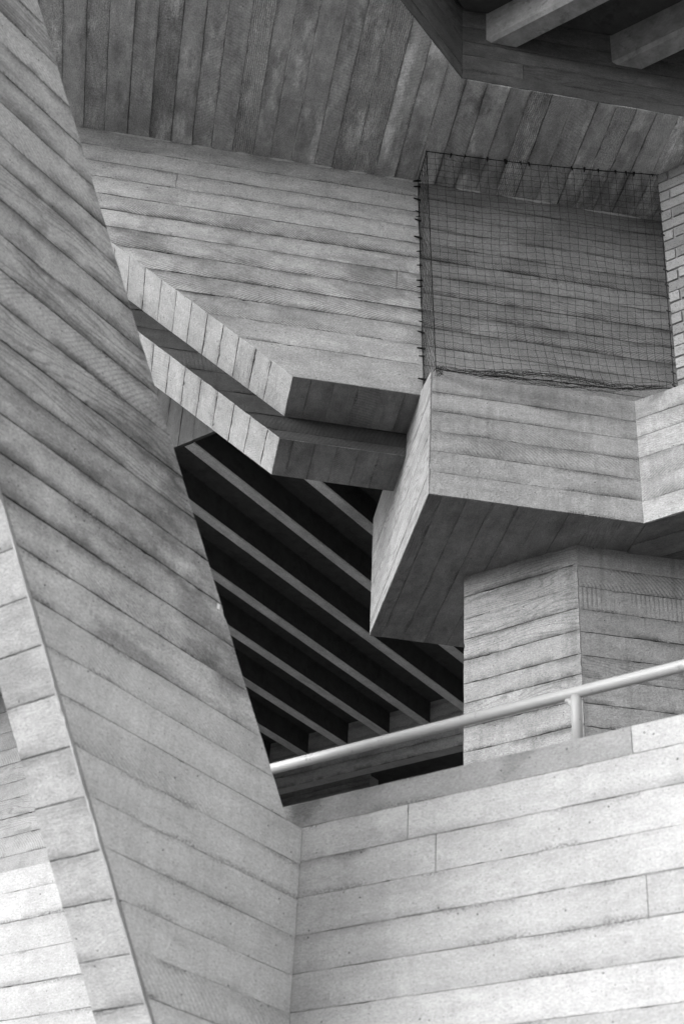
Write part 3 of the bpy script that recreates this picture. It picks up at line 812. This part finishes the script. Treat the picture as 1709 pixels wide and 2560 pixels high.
for r in range(21):
    z0 = 10.142 - (r + 1) * ch
    if z0 < 7.98: break
    off = 0.075 if r % 2 == 0 else 0.0
    s = s_b
    first = True
    while s > s_b - 2.6:
        L = 0.44
        if first: L = 0.085 if r % 2 == 0 else 0.305
        first = False
        j = rnd.uniform(-0.0025, 0.0025)
        p = 0.013 + rnd.uniform(-0.004, 0.004)
        a0, a1 = s - L + 0.005, s - 0.005 + (0.008 if s == s_b else 0)
        za, zb_ = z0 + 0.004 + j, z0 + ch - 0.004 + j
        c = 0.004
        back = [pu(UB + 0.004, a0, za), pu(UB + 0.004, a1, za), pu(UB + 0.004, a1, zb_), pu(UB + 0.004, a0, zb_)]
        front = [pu(UB - p, a0 + c, za + c), pu(UB - p, a1 - c, za + c), pu(UB - p, a1 - c, zb_ - c), pu(UB - p, a0 + c, zb_ - c)]
        fs = solid(bm, back, front, 0)
        t = rnd.random()
        for f in fs:
            for l in f.loops: l[cl] = (t, t, t, 1)
        s -= L
tag(finish('block_wall', bm, [M['block'], M['mortar']]), 'pale rough brickwork wall at the right edge beside the netting', 'wall')

# ------------------------------------------------------------------ bird netting
root = empty('bird_net', (2.4, 7.6, 8.0))
tag(root, 'black square-mesh bird netting stretched across the balcony opening', 'netting')
rnd = random.Random(4)
NX, NZ = 27, 33
TLc, TRc = Vector((1.545, 7.673, 10.145)), Vector((3.335, 7.528, 10.145))
BLc, BRc = Vector((1.637, 7.615, 7.985)), Vector((3.30, 7.528, 8.03))
ph = [rnd.uniform(0, 6.28) for _ in range(12)]
def netp(a, b):
    """a across 0..1, b down 0..1"""
    top = TLc.lerp(TRc, a); bot = BLc.lerp(BRc, a)
    bot.z += -0.065 * math.sin(math.pi * min(1, a * 1.05)) ** 0.8 - 0.012 * math.sin(9 * a + 1)
    bot.y -= 0.035 * math.sin(math.pi * a)
    edge = 16 * a * (1 - a) * b * (1 - b)
    p = top.lerp(bot, b)
    p.z += 0.010 * math.sin(9 * a + ph[0] + 2 * b) * edge - 0.022 * math.sin(math.pi * a) * (1 - b) * 1.0
    p.x += (0.010 * math.sin(7 * b + ph[1] + 3 * a) + 0.006 * math.sin(19 * b + ph[2])) * edge
    p.y += -0.05 * edge * 0.4 + 0.012 * math.sin(6 * a + 5 * b)* edge
    # slack gathers in the lower right
    k = max(0, b - 0.80) / 0.20
    p.x += 0.06 * k * k * math.sin(math.pi * a)
    return p
bm = newbm()
R_T = 0.0014
jit = {}
def jn(i, j):
    if (i, j) not in jit: jit[(i, j)] = Vector((rnd.gauss(0, 0.0022), rnd.gauss(0, 0.003), rnd.gauss(0, 0.0022)))
    return netp(i / NX, j / NZ) + jit[(i, j)]
def cord(pts, r, sag=0.0):
    fine = []
    for i in range(len(pts) - 1):
        fine.append(pts[i])
        m_ = (pts[i] + pts[i + 1]) / 2
        fine.append(m_ - Z * sag)
    fine.append(pts[-1])
    tube(bm, fine, r, 4, 0, False)
for i in range(NX + 1): cord([jn(i, j) for j in range(NZ + 1)], R_T)
for j in range(NZ + 1): cord([jn(i, j) for i in range(NX + 1)], R_T, 0.003)
# side panel back to the wall: diamond mesh seen nearly edge-on
WT, WB = Vector((1.545, 7.985, 10.14)), Vector((1.629, 7.985, 8.13))
NS = 7
def sidep(a, b):
    f = TLc.lerp(BLc, b); wv = WT.lerp(WB, b)
    p = f.lerp(wv, a)
    p.x += 0.02 * math.sin(math.pi * a) * math.sin(12 * b)* 0.6
    return p
for i in range(NS + 1):
    cord([sidep(min(1, max(0, (i + (0.5 if j % 2 else 0)) / NS)), j / 46) + Vector((rnd.gauss(0, .002), 0, rnd.gauss(0, .002))) for j in range(47)], R_T * 0.9)
    cord([sidep(min(1, max(0, (i - (0.5 if j % 2 else 0)) / NS)), j / 46) + Vector((rnd.gauss(0, .002), 0, rnd.gauss(0, .002))) for j in range(47)], R_T * 0.9)
# slack bundle drooping over the balcony edge
for q in range(30):
    pts = []
    a0 = rnd.uniform(-0.005, 0.25); a1 = rnd.uniform(0.62, 1.0); drop = rnd.uniform(-0.05, 0.075) ; dy = rnd.uniform(0.0, 0.04); fr = rnd.uniform(10, 30); pq = rnd.uniform(0, 6)
    am = rnd.uniform(0.003, 0.012)
    for i in range(41):
        a = a0 + (a1 - a0) * i / 40
        p = netp(min(1, max(0, a)), 1.0)
        p.z -= drop * math.sin(math.pi * i / 40) * (1.25 - 0.5 * a) - am * math.sin(fr * a * 3 + pq) - rnd.gauss(0, 0.0025)
        p.y -= 0.012 + dy
        pts.append(p)
    tube(bm, pts, R_T * 0.9, 4, 0, False)
for q in range(10):   # tangle at the left corner
    pts = [BLc + Vector((rnd.uniform(-0.01, 0.05), -0.02, rnd.uniform(-0.10, 0.02))) for _ in range(6)]
    pts[0] = BLc.copy()
    tube(bm, pts, R_T * 0.9, 4, 0, False)
finish('mesh', bm, [M['net']], root)
bm = newbm()
def rope(a, b, n, r, amp):
    pts = []
    for i in range(n + 1):
        p = a.lerp(b, i / n)
        p += Vector((rnd.gauss(0, amp), rnd.gauss(0, amp * 0.5), rnd.gauss(0, amp)))
        pts.append(p)
    tube(bm, pts, r, 5, 0)
def row(fa, n, r): tube(bm, [fa(i / n) for i in range(n + 1)], r, 5, 0)
row(lambda t: netp(t, 0.0), 40, 0.0032)
row(lambda t: netp(t, 1.0) + Vector((0, -0.008, 0.0)), 40, 0.0034)
row(lambda t: netp(0.0, t), 40, 0.0036)
row(lambda t: netp(1.0, t), 40, 0.0034)
rope(WT, WB, 30, 0.0034, 0.0025)
rope(TLc, WT, 6, 0.003, 0.001)
rope(BLc, WB, 6, 0.003, 0.001)
finish('border_rope', bm, [M['net']], root)
clip_bm = newbm()
tube(clip_bm, [(0, 0, 0.02), (0, 0, -0.005), (0.001, 0, -0.034)], 0.0055, 6, 0, radii=[0.008, 0.0075, 0.0045])
clip_me = bpy.data.meshes.new('clip'); clip_bm.to_mesh(clip_me); clip_bm.free(); clip_me.materials.append(M['clip'])
def add_clip(p, d, sc=1.0):
    o = bpy.data.objects.new('clip', clip_me); COL.objects.link(o)
    o.parent = root
    o.matrix_parent_inverse = root.matrix_world.inverted()
    o.rotation_mode = 'QUATERNION'
    o.rotation_quaternion = Vector(d).to_track_quat('-Z', 'Y')
    o.location = p; o.scale = (sc, sc, sc)
for t in (0.0, 0.105, 0.165, 0.262, 0.338, 0.345, 0.405, 0.44, 0.535, 0.625, 0.68, 0.74, 0.815, 0.86, 0.895, 0.975, 1.0):
    add_clip(netp(t, 0) + Vector((0, 0, 0.0)), (rnd.uniform(-.2, .2), -0.1, -1), rnd.uniform(0.6, 1.1))
for t in (0.0, 0.03, 0.10, 0.165, 0.19, 0.21, 0.30, 0.37, 0.44, 0.515, 0.545, 0.60, 0.665, 0.715, 0.765, 0.84, 0.875, 0.98):
    add_clip(WT.lerp(WB, t) + Vector((-0.004, -0.004, 0)), (-1, -0.2, rnd.uniform(-0.5, 0.1)), rnd.uniform(0.6, 1.2))
for t in (0.01, 0.06, 0.10, 0.18, 0.20, 0.25, 0.30, 0.36, 0.42, 0.47, 0.54, 0.60, 0.66, 0.72, 0.75, 0.81, 0.86, 0.93, 0.985):
    add_clip(netp(1.0, t), (rnd.uniform(-0.2, 1), -0.6, -1), rnd.uniform(0.6, 1.0))
